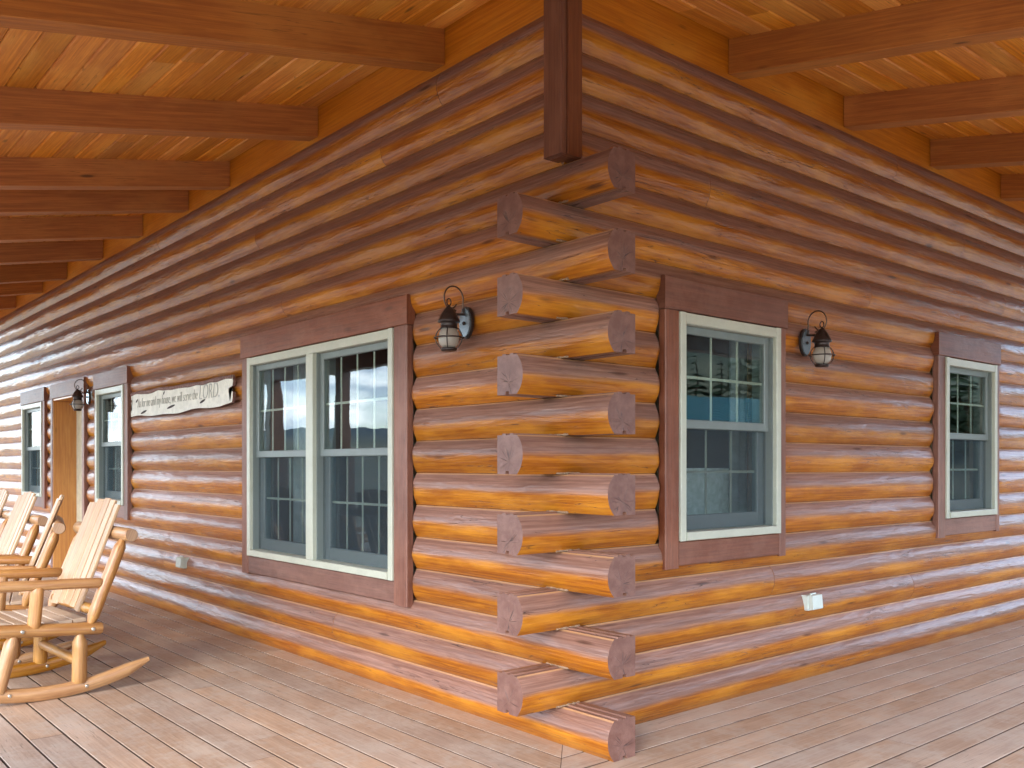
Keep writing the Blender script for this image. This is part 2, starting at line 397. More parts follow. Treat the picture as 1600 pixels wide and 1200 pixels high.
NB = 13
def make_log(side, t0, t1, z0, h, parent, cut0=False, cut1=False, pass0=False, bulge=0.042, seed=None, r=None):
    """D-shaped log. cut ends are rounded back towards a window trim; pass0 marks an end running through the corner"""
    mb = MB(); bm = mb.bm; L = t1 - t0
    seed = random.random() * 100 if seed is None else seed; r = random.random() if r is None else r; u0 = t0
    step = 0.10
    ts = [t0 + L * i / max(2, round(L / step)) for i in range(max(2, round(L / step)) + 1)]
    if cut0: ts = [t0, t0 + .006, t0 + .016, t0 + .035] + [t for t in ts if t > t0 + .06]
    if cut1: ts = [t for t in ts if t < t1 - .06] + [t1 - .035, t1 - .016, t1 - .006, t1]
    g = 0.0025
    base = [(-1 + 2 * i / (NB - 1)) for i in range(NB)]
    tong = [(-.022, h - g), (-.024, h + .005), (-.048, h + .005), (-.050, h - g), (-.078, h - g), (-.080, h + .005), (-.104, h + .005), (-.106, h - g)]
    tail = tong + [(W_IN, h - g), (W_IN, 0.0), (-.082, 0.0), (-.080, .016), (-.056, .016), (-.054, 0.0)]
    rings = []
    for t in ts:
        k = 1.0
        if cut0: k = min(k, max(0.0, min(1, (t - t0) / .035)))
        if cut1: k = min(k, max(0.0, min(1, (t1 - t) / .035)))
        k = math.sqrt(1 - (1 - k) ** 2)
        fade = min(1.0, max(0.0, (t - t0) / .3)) if pass0 else 1.0
        row = []
        for s in base:
            env = 1 - abs(s) ** 2.3
            nz = noise.noise(Vector((t * 1.1 + seed, s * 1.1, seed))) * .010 + noise.noise(Vector((t * 4.5, s * 2.5 + seed, 3.3))) * .0028
            o = .003 + (bulge * (0.50 + 0.50 * k)) * env + nz * env * fade
            z = (h - g) * (1 + s) / 2 + noise.noise(Vector((t * .9, seed, 7.7))) * .0045 * env
            row.append(bm.verts.new(wp(side, o, t, z0 + z)))
        for o, z in tail: row.append(bm.verts.new(wp(side, o, t, z0 + z)))
        rings.append(row)
    n = len(rings[0])
    vv = [0.24 * (1 - (1 + s) / 2) for s in base] + [-.01 - .006 * i for i in range(len(tail))]
    for i in range(len(ts) - 1):
        for k in range(n):
            k2 = (k + 1) % n
            va, vb = vv[k], (vv[k2] if k2 else 0.245)
            ua, ub = u0 + ts[i] - t0, u0 + ts[i + 1] - t0
            mb.face((rings[i][k], rings[i][k2], rings[i + 1][k2], rings[i + 1][k]), [(ua, va), (ua, vb), (ub, vb), (ub, va)], r, 0, k < NB - 1)
    prof = [(.003 + bulge * (1 - abs(s) ** 2.3), h * (1 + s) / 2) for s in base] + tail
    for row, rev in ((rings[0], True), (rings[-1], False)):
        q = list(reversed(row)) if rev else row; pq = list(reversed(prof)) if rev else prof
        mb.face(q, pq, r, 1 if (pass0 and rev) else 0)
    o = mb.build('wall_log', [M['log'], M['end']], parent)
    return o

# openings: (t0, t1, z0, z1) outer edge of the trim
WIN_L = [(1.275, 3.60, 0.53, 2.395), (6.37, 7.50, 0.82, 2.395), (9.67, 10.93, 0.82, 2.395)]
DOOR = (7.90, 9.36, 0.0, 2.395)
WIN_R = [(0.70, 1.842, 0.815, 2.40), (3.90, 5.02, 0.82, 2.40)]
L_END, R_END = 15.0, 9.5

def lining(side, t_end, holes, parent):
    """inner lining of a wall with its openings"""
    mb = MB(); o0, o1 = -.158, -.146
    t = .158
    for (a, b, z0, z1) in sorted(holes):
        if a > t: wbox(mb, side, o0, o1, t, a, 0, 3.62)
        if z0 > 0: wbox(mb, side, o0, o1, a, b, 0, z0)
        wbox(mb, side, o0, o1, a, b, z1, 3.62)
        t = b
    wbox(mb, side, o0, o1, t, t_end, 0, 3.62)
    return mb.build('wall', M['lining'], parent)

hl = [(a + .09, b - .09, (z0 + .12 if z0 else 0), z1 - .16) for a, b, z0, z1 in WIN_L + [DOOR]]
hr = [(a + .09, b - .09, z0 + .12, z1 - .16) for a, b, z0, z1 in WIN_R]
wall_l = lining('L', L_END, hl, house)
wall_r = lining('R', R_END, hr, house)

JOINTS = {('R', 13): [2.93], ('R', 12): [6.4], ('R', 14): [5.2], ('R', 15): [1.12], ('R', 16): [4.4], ('R', 18): [3.3], ('R', 17): [6.9], ('R', 2): [3.55], ('R', 1): [5.9], ('R', 3): [1.75],
          ('L', 13): [2.95, 8.2], ('L', 12): [6.7], ('L', 14): [4.3, 10.2], ('L', 15): [6.1], ('L', 16): [3.4, 9.0], ('L', 17): [1.6, 7.4], ('L', 18): [1.0, 5.6, 11.0], ('L', 0): [4.6], ('L', 2): [5.4], ('L', 1): [2.2]}
def courses(side, t_end, holes, door, parent):
    for k in range(19):
        h = P if k < 15 else .198
        z0 = k * P if k < 15 else 15 * P + (k - 15) * .198
        even = (k % 2 == 0)
        if k >= 15: start, ps = (0.0 if side == 'L' else 0.0), False
        elif side == 'L': start, ps = (-.35, True) if even else (W_IN * -1 + .004, False)
        else: start, ps = (-.30, True) if not even else (W_IN * -1 + .004, False)
        cuts = []
        for (a, b, q0, q1) in holes + ([door] if door else []):
            if z0 + h > q0 + .15 and z0 < 2.20: cuts.append((a - .012, b + .012))
        cuts.sort()
        segs = []; t = start; c0 = False
        for a, b in cuts:
            segs.append((t, a, c0, True)); t, c0 = b, True
        segs.append((t, t_end, c0, False))
        out = []
        for (a, b, x0, x1) in segs:
            js = [j for j in JOINTS.get((side, k), []) if a + .3 < j < b - .3]
            q = a
            for j in js: out.append((q, j - .0015, x0 if q == a else False, False)); q = j + .0015
            out.append((q, b, x0 if q == a else False, x1))
        sd0, r0 = random.random() * 100, random.random()
        for i, (a, b, x0, x1) in enumerate(out):
            make_log(side, a, b, z0, h, parent, x0, x1, ps and i == 0, .042 if k < 15 else .041, sd0, min(1, max(0, r0 + random.uniform(-.12, .12))))
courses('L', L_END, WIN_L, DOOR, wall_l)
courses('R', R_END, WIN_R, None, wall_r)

# pale foam seal squeezed out where the corner logs cross
M['seal'] = plain('foam_seal', (0.27, 0.165, 0.095), 0.8, nscale=60, amt=0.3, bump=0.6)
for k in range(14):
    mb = MB(); z = (k + 1) * P + .001; sd = random.random() * 30; pts = []; rad = []
    for i in range(15):
        q = -.050 + .155 * i / 14
        w = noise.noise(Vector((q * 40, sd, 1))) * .008
        o = -.006 - .004 + w * .8
        x, y = (o, q) if k % 2 else (q, o)
        pts.append((x, y, z + .002 + abs(w) * .3)); rad.append(max(.002, .0055 + noise.noise(Vector((q * 55, sd, 9))) * .005))
    mb.tube(pts, rad, 8, .5, 0, 0); mb.build('sealant_bead', M['seal'], house)

# corner post above the interlocked ends: two boards meeting at the outside corner
mb = MB()
mb.box((-.110, -.108, 15 * P + .012), (-.072, .022, ZTOP + .10), .005, axis=2)
mb.box((-.070, -.111, 15 * P + .012), (.030, -.072, ZTOP + .10), .005, axis=2)
mb.box((-.074, -.074, 15 * P + .011), (.02, .016, ZTOP + .10), .0, axis=2)
mb.build('corner_post', M['post'], house)

# ------------------------------------------------------------------ windows and door
def make_window(side, T0, T1, Z0, Z1, cols, units, parent):
    """T0..Z1: outer edges of the wooden trim; returns the vinyl frame, which carries trim, sashes, panes and grilles"""
    tw, hd, sl = .105, .18, .135
    f0, f1, fz0, fz1 = T0 + tw + .012, T1 - .068, Z0 + sl + .012, Z1 - hd - .004
    if units == 2: f0, f1 = T0 + .145, T1 - .115
    fr = MB(); fw = .048
    # frame: outer box, standing 18 mm proud of the trim, 0.12 deep
    oF, oB = .078, -.10
    wbox(fr, side, oB, oF, f0, f0 + fw, fz0, fz1, .004, axis='z'); wbox(fr, side, oB, oF, f1 - fw, f1, fz0, fz1, .004, axis='z')
    wbox(fr, side, oB + .002, oF - .002, f0 + fw, f1 - fw, fz1 - fw - .012, fz1 - .001, .004, axis='t')
    wbox(fr, side, oB + .002, oF + .006, f0 + fw, f1 - fw, fz0 + .001, fz0 + fw, .004, axis='t')
    if units == 2:
        m = (f0 + f1) / 2 + .01
        wbox(fr, side, oB + .004, oF + .004, m - .048, m + .048, fz0 + fw, fz1 - fw - .012, .004, axis='z')
        bays = [(f0 + fw, m - .048), (m + .048, f1 - fw)]
    else: bays = [(f0 + fw, f1 - fw)]
    frame = fr.build('window', M['vinyl'], parent)
    def trim(o0, o1, a, b, c, d, ax):
        q = MB(); wbox(q, side, o0, o1, a, b, c, d, .005, axis=ax); q.build('trim_board', M['trim'], frame)
    trim(.015, .066, T0, f0 - .002, Z0, Z1 - hd, 'z'); trim(.015, .066, f1 + .002, T1, Z0 + .005, Z1 - hd, 'z')
    trim(.012, .074, T0 - .012, T1 + .010, Z1 - hd + .002, Z1, 't')
    trim(.014, .062, f0, f1, Z0 + .012, fz0 - .003, 't')
    bz0, bz1 = fz0 + fw, fz1 - fw - .012; mid = (bz0 + bz1) / 2 + .03
    for (a, b) in bays:
        for up in (True, False):
            z0, z1 = (mid - .03, bz1) if up else (bz0, mid + .015)
            o1 = .028 if up else -.012; o0 = o1 - .036
            sw = .045 if up else .062; bt = .05 if up else .085
            q = MB()
            wbox(q, side, o0, o1, a + .012, a + .012 + sw, z0, z1, .004, axis='z'); wbox(q, side, o0, o1, b - .012 - sw, b - .012, z0, z1, .004, axis='z')
            wbox(q, side, o0 + .001, o1 - .001, a + .012 + sw, b - .012 - sw, z1 - .045, z1, .004, axis='t')
            wbox(q, side, o0 + .001, o1 + .001, a + .012 + sw, b - .012 - sw, z0, z0 + bt, .004, axis='t')
            q.build('sash', M['sash'], frame)
            ga, gb, gz0, gz1 = a + .012 + sw, b - .012 - sw, z0 + bt, z1 - .045
            q = MB(); wbox(q, side, o1 - .016, o1 - .012, ga - .004, gb + .004, gz0 - .004, gz1 + .004); q.build('pane', M['glass'], frame)
            q = MB()
            for i in range(1, cols):
                t = ga + (gb - ga) * i / cols
                wbox(q, side, o1 - .026, o1 - .020, t - .008, t + .008, gz0, gz1, .001, axis='z')
            zm = (gz0 + gz1) / 2
            wbox(q, side, o1 - .0255, o1 - .0205, ga, gb, zm - .008, zm + .008, .001, axis='t')
            q.build('grille', M['grille'], frame)
            if not up:
                q = MB(); wbox(q, side, .004, .0055, a + .014, b - .014, z0 + .004, z1 - .02); q.build('insect_screen', M['screen'], frame)
        # dark jamb liner tracks the sashes slide in
        q = MB()
        wbox(q, side, -.095, .05, a + .0005, a + .0115, bz0, bz1); wbox(q, side, -.095, .05, b - .0115, b - .0005, bz0, bz1)
        q.build('jamb_liner', M['sash'], frame)
    return frame
for i, w in enumerate(WIN_L): make_window('L', *w, 4 if i == 0 else 3, 2 if i == 0 else 1, house)
for w in WIN_R: make_window('R', *w, 3, 1, house)

# door: trim, deep wooden jamb, cream leaf set back in the opening
T0, T1, Z0, Z1 = DOOR
q = MB(); wbox(q, 'L', -.255, -.215, T0 + .10, T1 - .10, .03, 2.19, .004, axis='z')
door = q.build('door', M['door_paint'], house)
for a, b, c, d in ((T0 + .25, T1 - .25, .25, .95), (T0 + .25, T1 - .25, 1.10, 2.02)):
    q = MB(); wbox(q, 'L', -.218, -.206, a, b, c, d, .006, axis='z'); q.build('door_panel', M['door_paint'], door)
q = MB()
wbox(q, 'L', -.25, .058, T0 + .075, T0 + .10, .03, 2.19, .003, axis='z'); wbox(q, 'L', -.25, .058, T1 - .10, T1 - .075, .03, 2.19, .003, axis='z')
wbox(q, 'L', -.248, .056, T0 + .075, T1 - .075, 2.192, 2.215, .003, axis='t')
q.build('jamb', M['door'], door)
q = MB(); wbox(q, 'L', -.26, .08, T0 + .08, T1 - .08, .004, .03, .006, axis='t'); q.build('threshold', M['bolt'], door)
for a, b in ((T0, T0 + .085), (T1 - .085, T1)):
    q = MB(); wbox(q, 'L', .012, .066, a, b, .004, 2.215, .005, axis='z'); q.build('trim_board', M['trim'], door)
q = MB(); wbox(q, 'L', .012, .072, T0 - .01, T1 + .01, 2.217, Z1, .005, axis='t'); q.build('trim_board', M['trim'], door)
q = MB(); q.tube([(.215, T0 + .19, 1.0), (.16, T0 + .19, 1.0)], [.012, .012], 10); q.lathe([(.002, -.03), (.024, -.02), (.03, 0), (.024, .02), (.002, .03)], (.15, T0 + .19, 1.0), 14)
q.build('handle', M['rust'], door)

# ------------------------------------------------------------------ porch roof
SL = 0.195; ZC = 3.885; EAVE = 3.95
def zc(a): return ZC - SL * a
slope = math.atan(SL)
def rp(side, a, t, z): return wp(side, a, t, z)
BW = .150
def ceiling(side, t_end):
    mb = MB(); n = int(EAVE / BW)
    for k in range(-1, n):
        a0, a1 = k * BW, (k + 1) * BW
        r = random.random()
        # lower face with V-grooved edges
        prof = [(a0 + .001, .011), (a0 + .010, 0), (a1 - .010, 0), (a1 - .001, .011), (a1 - .001, .022), (a0 + .001, .022)]
        # board lengths with butt joints
        cuts = [None]; t = -a1 + random.uniform(1.0, 3.5)
        while t < t_end - .5: cuts.append(t); t += random.uniform(2.4, 4.2)
        cuts.append(t_end)
        for c0, c1 in zip(cuts, cuts[1:]):
            r = random.random(); u0 = random.random() * 9
            r0, r1 = [], []
            for a, dz in prof:
                ts = -a if c0 is None else c0 + .0008
                te = c1 - .0008
                r0.append(mb.bm.verts.new(rp(side, a, ts, zc(a) + dz))); r1.append(mb.bm.verts.new(rp(side, a, te, zc(a) + dz)))
            L = c1 - (c0 if c0 is not None else -a1)
            m = len(prof)
            for i in range(m):
                j = (i + 1) % m; va, vb = prof[i][0] - prof[i][1], prof[j][0] - prof[j][1]
                mb.face((r0[i], r0[j], r1[j], r1[i]), [(u0, va), (u0, vb), (u0 + L, vb), (u0 + L, va)], r)
            mb.face(list(reversed(r0)), None, r); mb.face(r1, None, r)
    return mb.build('ceiling_boards', M['ceil'], house)
ceiling('L', L_END + .3); ceiling('R', R_END + .3)
# metal roof sheet above the boards
for side, te in (('L', L_END + .5), ('R', R_END + .5)):
    mb = MB(); a0, a1 = -.6, EAVE + .12
    lo = [rp(side, a0, -a0, zc(a0) + .045), rp(side, a1, -a1, zc(a1) + .045), rp(side, a1, te, zc(a1) + .045), rp(side, a0, te, zc(a0) + .045)]
    vs = [mb.bm.verts.new(p) for p in lo]; vt = [mb.bm.verts.new(p + Vector((0, 0, .05))) for p in lo]
    mb.face(list(reversed(vs))); mb.face(vt)
    for i in range(4): mb.face((vs[i], vs[(i + 1) % 4], vt[(i + 1) % 4], vt[i]))
    mb.build('roof', M['roofing'], house)
# house roof and gable closing the top of the walls
mb = MB(); mb.box((-.02, -.02, 3.95), (R_END, L_END, 4.05)); mb.build('roof', M['roofing'], house)

RD, RW = .205, .128
def rafter(side, t, a0, a1):
    mb = MB(); r = random.random(); u0 = random.random() * 9
    c = .004; z_hi = .004
    prof = [(c, -RD), (RW - c, -RD), (RW, -RD + c), (RW, z_hi), (0, z_hi), (0, -RD + c)]
    r0 = [mb.bm.verts.new(rp(side, a0, t + p, zc(a0) + q)) for p, q in prof]
    r1 = [mb.bm.verts.new(rp(side, a1, t + p, zc(a1) + q)) for p, q in prof]
    acc = 0
    for i in range(6):
        j = (i + 1) % 6; seg = math.hypot(prof[j][0] - prof[i][0], prof[j][1] - prof[i][1])
        mb.face((r0[i], r0[j], r1[j], r1[i]), [(u0, acc), (u0, acc + seg), (u0 + a1 - a0, acc + seg), (u0 + a1 - a0, acc)], r); acc += seg
    mb.face(list(reversed(r0)), prof[::-1], r); mb.face(r1, prof, r)
    mb.build('rafter', M['rafter'], house)
for y in (-1.7, -.5, .98, 2.48, 3.98, 4.88, 6.10, 7.40, 8.85, 10.02, 11.55, 12.9, 14.2): rafter('L', y, max(.002, -y + .05), EAVE - .1)
for x in (-1.7, -.5, 1.344, 2.633, 3.897, 5.203, 6.48, 7.75, 9.0): rafter('R', x, max(.002, -x + .05), EAVE - .1)
# hip rafter on the diagonal
mb = MB(); dv = Vector((-1, -1, 0)).normalized(); sd = Vector((1, -1, 0)).normalized()
prof = [(-.06, -.24), (.06, -.24), (.06, -.01), (-.06, -.01)]
r0 = [mb.bm.verts.new(Vector((.02, .02, ZC)) + sd * p + Vector((0, 0, q))) for p, q in prof]
r1 = [mb.bm.verts.new(Vector((-EAVE + .1, -EAVE + .1, zc(EAVE - .1))) + sd * p + Vector((0, 0, q))) for p, q in prof]
for i in range(4): j = (i + 1) % 4; mb.face((r0[i], r0[j], r1[j], r1[i]), [(0, i * .2), (0, i * .2 + .2), (5.4, i * .2 + .2), (5.4, i * .2)])
mb.face(r0[::-1]); mb.face(r1); mb.build('hip_rafter', M['rafter'], house)
# ledger boards against the wall above the top log, between the rafters
for side, te in (('L', L_END), ('R', R_END)):
    mb = MB(); wbox(mb, side, -.05, -.002, .0, te, ZTOP - .02, ZC + .02, 0, axis='t'); mb.build('ledger_board', M['ledger'], house)
# eave beams, posts and knee braces at the outer edge of the porch
PX = 3.55
for side, te in (('L', L_END), ('R', R_END)):
    mb = MB(); wbox(mb, side, PX - .08, PX + .08, -PX - (.08 if side == 'L' else -.085), te, 2.72, zc(PX) - RD - .003, .008, axis='t'); mb.build('eave_beam', M['post'], house)
    mb = MB(); wbox(mb, side, EAVE - .02, EAVE + .02, -EAVE - (.02 if side == 'L' else -.022), te + .3, zc(EAVE) - .20, zc(EAVE) + .03, .004, axis='t'); mb.build('fascia_board', M['rafter'], house)
def post(x, y):
    mb = MB(); mb.box((x - .1, y - .1, .004), (x + .1, y + .1, 2.718), .012, axis=2); mb.build('porch_post', M['post'], house)
post(-PX, -PX)
for y in (.6, 4.6, 8.3, 10.5, 14.5): post(-PX, y)
for x in (.6, 4.3, 8.6): post(x, -PX)

# ------------------------------------------------------------------ inside the rooms
mb = MB(); mb.box((.16, .16, -.12), (R_END, L_END, -.004)); mb.build('interior_floor', M['dark'], house)
mb = MB(); mb.box((.16, .16, 3.62), (R_END, L_END, 3.66)); mb.build('interior_ceiling', M['dark'], house)
mb = MB(); mb.box((R_END - .1, .16, -.004), (R_END, L_END, 3.62)); mb.box((.16, L_END - .1, -.004), (R_END - .1, L_END, 3.62))
mb.build('end_wall', M['lining'], house)
mb = MB(); mb.box((.16, 4.6, 0), (R_END - .1, 4.7, 3.61)); mb.box((3.1, .16, 0), (3.2, 4.6, 3.61)); mb.build('partition', M['dark'], house)
# pale padded chair just inside the window on the right wall
arm = empty('padded_chair', (1.60, .42, 0), math.radians(172))
tag(arm, 'pale fabric chair back seen through lower glass of the window nearest the corner', 'chair')
mb = MB(); mb.prism((-.30, 0, .45), (-.27, .05, 1.36), [(0, -.04), (.60, -.04), (.62, 0), (.60, .05), (0, .05), (-.02, 0)], (1, 0, 0), (0, 1, 0)); mb.build('backrest', M['quilt'], arm)
mb = MB(); mb.box((-.31, -.52, .36), (.31, -.03, .48), .03); mb.build('seat', M['quilt'], arm)
for sx in (-.28, .24):
    for sy in (-.48, .0):
        mb = MB(); mb.box((sx, sy, -.003), (sx + .04, sy + .04, .36), .004, axis=2); mb.build('leg', M['trim'], arm)
def curtain(x0, x1, y, z0, z1, label, n=9):
    mb = MB(); pts = []
    N = 40
    f, b = [], []
    for i in range(N + 1):
        x = x0 + (x1 - x0) * i / N; w = math.sin(i / N * n * 2 * math.pi) * .02
        f.append((mb.bm.verts.new((x, y + w, z0)), mb.bm.verts.new((x, y + w, z1)))); b.append((mb.bm.verts.new((x, y + w + .004, z0)), mb.bm.verts.new((x, y + w + .004, z1))))
    for i in range(N):
        mb.face((f[i][0], f[i + 1][0], f[i + 1][1], f[i][1]), None, .5, 0, True); mb.face((b[i][0], b[i][1], b[i + 1][1], b[i + 1][0]), None, .5, 0, True)
    return tag(mb.build('curtain', M['curtain'], None), label, 'curtain')
curtain(1.72, 2.05, .26, .75, 2.3, 'grey pleated curtain inside the window nearest the corner on the right wall', 4)
curtain(3.98, 4.42, .26, .8, 2.3, 'grey pleated curtain inside the far small window at the right edge', 5)
c3 = curtain(0, .45, 0, .7, 2.3, 'grey pleated curtain inside the wide double window', 5); c3.rotation_euler = (0, 0, math.pi / 2); c3.location = (.28, 2.95, 0)

# ------------------------------------------------------------------ deck
DE = 3.85; DW = .1675
def deck(side, t_end, mb):
    k = 0; a = -.02
    while a < DE:
        a1 = min(a + DW, DE); g = .0052
        cuts = [None]; t = -a1 + random.uniform(1.5, 4.5)
        while t < t_end - 1: cuts.append(t); t += random.uniform(2.6, 4.9)
        cuts.append(t_end)
        for c0, c1 in zip(cuts, cuts[1:]):
            r = random.random(); u0 = random.random() * 9; dz = random.uniform(-.0012, .0)
            prof = [(a + g, -.028), (a + g, -.002), (a + g + .002, 0), (a1 - g - .002, 0), (a1 - g, -.002), (a1 - g, -.028)]
            r0 = [mb.bm.verts.new(wp(side, p, (-p + .002) if c0 is None else c0 + .001, q + dz)) for p, q in prof]
            r1 = [mb.bm.verts.new(wp(side, p, c1 - .001, q + dz)) for p, q in prof]
            L = c1 - (c0 if c0 is not None else -a1)
            for i in range(6):
                j = (i + 1) % 6; va, vb = prof[i][0] + prof[i][1], prof[j][0] + prof[j][1]
                mb.face((r0[i], r0[j], r1[j], r1[i]), [(u0, va), (u0, vb), (u0 + L, vb), (u0 + L, va)], r, 1 if i in (0, 4, 5) else 0)
            mb.face(r0[::-1], None, r, 1); mb.face(r1, None, r, 1)
        a = a1
mb = MB(); deck('L', L_END + .4, mb); deck('R', R_END + .4, mb)
d = mb.build('porch_deck', [M['deck'], M['gap']]); d['kind'] = 'structure'
mb = MB(); mb.box((-DE, -DE, -.26), (.1, L_END + .4, -.034)); mb.box((.101, -DE, -.26), (R_END + .4, .1, -.034))
d = mb.build('deck_base', M['crack']); d['kind'] = 'structure'

# ------------------------------------------------------------------ rocking chairs
def pole_pts(a, b, n=9): a, b = Vector(a), Vector(b); return [a + (b - a) * i / (n - 1) for i in range(n)]
def pole(mb, a, b, r, ten0=0.0, ten1=0.0, wob=.10, crown=.004):
    """peeled pole; ten0 / ten1: length of a turned-down conical tenon at that end"""
    a, b = Vector(a), Vector(b); L = (b - a).length; d = (b - a) / L
    st = []
    if ten0: st += [(0, r * .45), (ten0 * .35, r * .5), (ten0, r * .97)]
    else: st += [(0, r * .90), (.008, r)]
    x0 = st[-1][0]; x1 = L - (ten1 if ten1 else .008)
    for i in range(1, 8): st.append((x0 + (x1 - x0) * i / 8, r * (1 + crown)))
    if ten1: st += [(x1, r * .97), (L - ten1 * .35, r * .5), (L, r * .45)]
    else: st += [(x1, r), (L, r * .90)]
    mb.tube([a + d * s for s, _ in st], [q for _, q in st], 16, None, 0, 1, wob)
CW = .75
def make_rocker():
    root = empty('rocking_chair')
    def P1(name, build, mats=None):
        mb = MB(); build(mb); return mb.build(name, mats or [M['pole'], M['pole_end']], root)
    R0 = 1.5; uc = -.20
    for v in (0, CW):
        def rk(mb):
            # split-log runner: bottom arc touches the deck at uc
            N = 26; us = [-.80 + (1.18) * i / N for i in range(N + 1)]
            rows = []
            rr = random.random()
            for u in us:
                zb = (u - uc) ** 2 / (2 * R0)
                e = min(1, max(.12, min((u + .80) / .12, (.38 - u) / .14)))
                e = math.sqrt(e)
                hh = .078 * e; ww = .030 * (0.55 + .45 * e)
                zb2 = zb + (.078 - hh) * .55
                prof = [(-ww, .006), (-ww * .7, 0), (ww * .7, 0), (ww, .006), (ww, hh - .014), (ww * .6, hh), (-ww * .6, hh), (-ww, hh - .014)]
                rows.append([mb.bm.verts.new((u, v + p, zb2 + q)) for p, q in prof])
            for i in range(N):
                for k in range(8):
                    k2 = (k + 1) % 8
                    mb.face((rows[i][k], rows[i][k2], rows[i + 1][k2], rows[i + 1][k]), [(us[i], k * .03), (us[i], k * .03 + .03), (us[i + 1], k * .03 + .03), (us[i + 1], k * .03)], rr, 0, True)
            mb.face(rows[0][::-1]); mb.face(rows[-1])
        ro = P1('rocker', rk)
        for u in (-.03, -.45):
            mb = MB(); z = (u - uc) ** 2 / (2 * R0) + .04
            mb.tube([(u + .03, v - .026, z), (u + .03, v - .033, z), (u + .03, v - .036, z)], [.011, .011, .006], 10, .5, 0, 0)
            mb.build('bolt', M['bolt'], ro)
        P1('leg', lambda mb: pole(mb, (-.035, v, .07), (-.03, v, .385), .043, 0, .075))
        P1('leg', lambda mb: pole(mb, (-.475, v, .08), (-.385, v, .42), .040, 0, .07))
        sr = P1('side_rail', lambda mb: pole(mb, (-.60, v, .437), (.095, v, .383), .038))
        for u, z in ((-.355, .418), (.035, .388)):
            mb = MB(); mb.tube([(u, v - .033, z), (u, v - .041, z), (u, v - .044, z)], [.012, .012, .007], 10, .5, 0, 0)
            mb.build('bolt', M['bolt'], sr)
        P1('arm_post', lambda mb: pole(mb, (-.285, v, .42), (-.265, v, .665), .037, 0, 0))
        P1('armrest', lambda mb: mb.tube(pole_pts((-.485, v - .005, .683), (.07, v, .661), 8) + [Vector((.09, v, .660)), Vector((.105, v, .659)), Vector((.113, v, .659))], [.032] * 8 + [.028, .018, .006], 16, None, 0, 1, .1))
        P1('back_post', lambda mb: pole(mb, (.018, v, .39), (.232, v, .94), .036, .075, .07))
    P1('top_rail', lambda mb: pole(mb, (.240, -.10, .948), (.240, CW + .10, .948), .042))
    P1('lower_rail', lambda mb: pole(mb, (.045, 0, .50), (.045, CW, .50), .032, .05, .05))
    P1('stretcher', lambda mb: pole(mb, (-.035, 0, .20), (-.035, CW, .20), .030, .05, .05))
    P1('stretcher', lambda mb: pole(mb, (-.445, 0, .20), (-.445, CW, .20), .030, .05, .05))
    P1('cross_rail', lambda mb: pole(mb, (-.52, 0, .425), (-.52, CW, .425), .035, .05, .05))
    P1('cross_rail', lambda mb: pole(mb, (-.02, 0, .395), (-.02, CW, .395), .030, .05, .05))
    # back slats: five boards on a slightly hollow curve
    n = 5; sw = .090; gap = .017; tot = n * sw + (n - 1) * gap; v0 = (CW - tot) / 2
    lean = Vector((.250, 0, .655)).normalized()
    for i in range(n):
        mb = MB(); vc = v0 + sw / 2 + i * (sw + gap); k = (vc - CW / 2) / (tot / 2)
        hollow = -.020 * k * k
        A = Vector((.006 + hollow + .022, vc, .468 - .022 * (1 - k * k) * -1)); B = A + lean * (.685 + .028 * (1 - k * k))
        tilt = math.atan(.044 * k / (tot / 2)) if tot else 0
        ax = Vector((-math.sin(tilt) * 1.0, math.cos(tilt), 0)); ay = lean.cross(ax).normalized()
        w = sw / 2; c = .004; h = .020
        mb.prism(A, B, [(-w + c, 0), (w - c, 0), (w, c), (w, h - c), (w - c, h), (-w + c, h), (-w, h - c), (-w, c)], ax, ay)
        mb.build('back_slat', M['slat'], root)
    for i in range(7):
        mb = MB(); u = -.545 + i * .082
        s = (u + .545) / .5; z = .470 - .045 * s - .02 * math.sin(s * math.pi)
        v0s = .045
        sl = -.09 - .13 * math.cos(s * math.pi)
        dx = Vector((1, 0, sl)).normalized(); dz = Vector((-dx.z, 0, dx.x))
        mb.prism((u, v0s, z), (u, CW - v0s, z), [(0, 0), (.074, 0), (.074, .018), (.070, .021), (.004, .021), (0, .018)], dx, dz)
        mb.build('seat_slat', M['seat'], root)
    return root
rk0 = make_rocker()
spots = [(-1.50, 2.60, 3, 'nearest log rocking chair, facing left with slatted back, in front of the plain log wall'),
         (-1.64, 3.62, -13, 'second log rocking chair, turned edge on behind the nearest one'),
         (-1.54, 4.56, 1, 'third log rocking chair from the front, in front of the door'),
         (-1.55, 5.50, 0, 'farthest log rocking chair in the row, cut by the left edge of the picture')]
for i, (x, y, rz, lab) in enumerate(spots):
    o = rk0 if i == 0 else copy_tree(rk0)
    o.location = (x, y, .001); o.rotation_euler = (0, 0, math.radians(rz))
    tag(o, lab, 'rocking chair', 'log rocking chairs lined up on the porch')

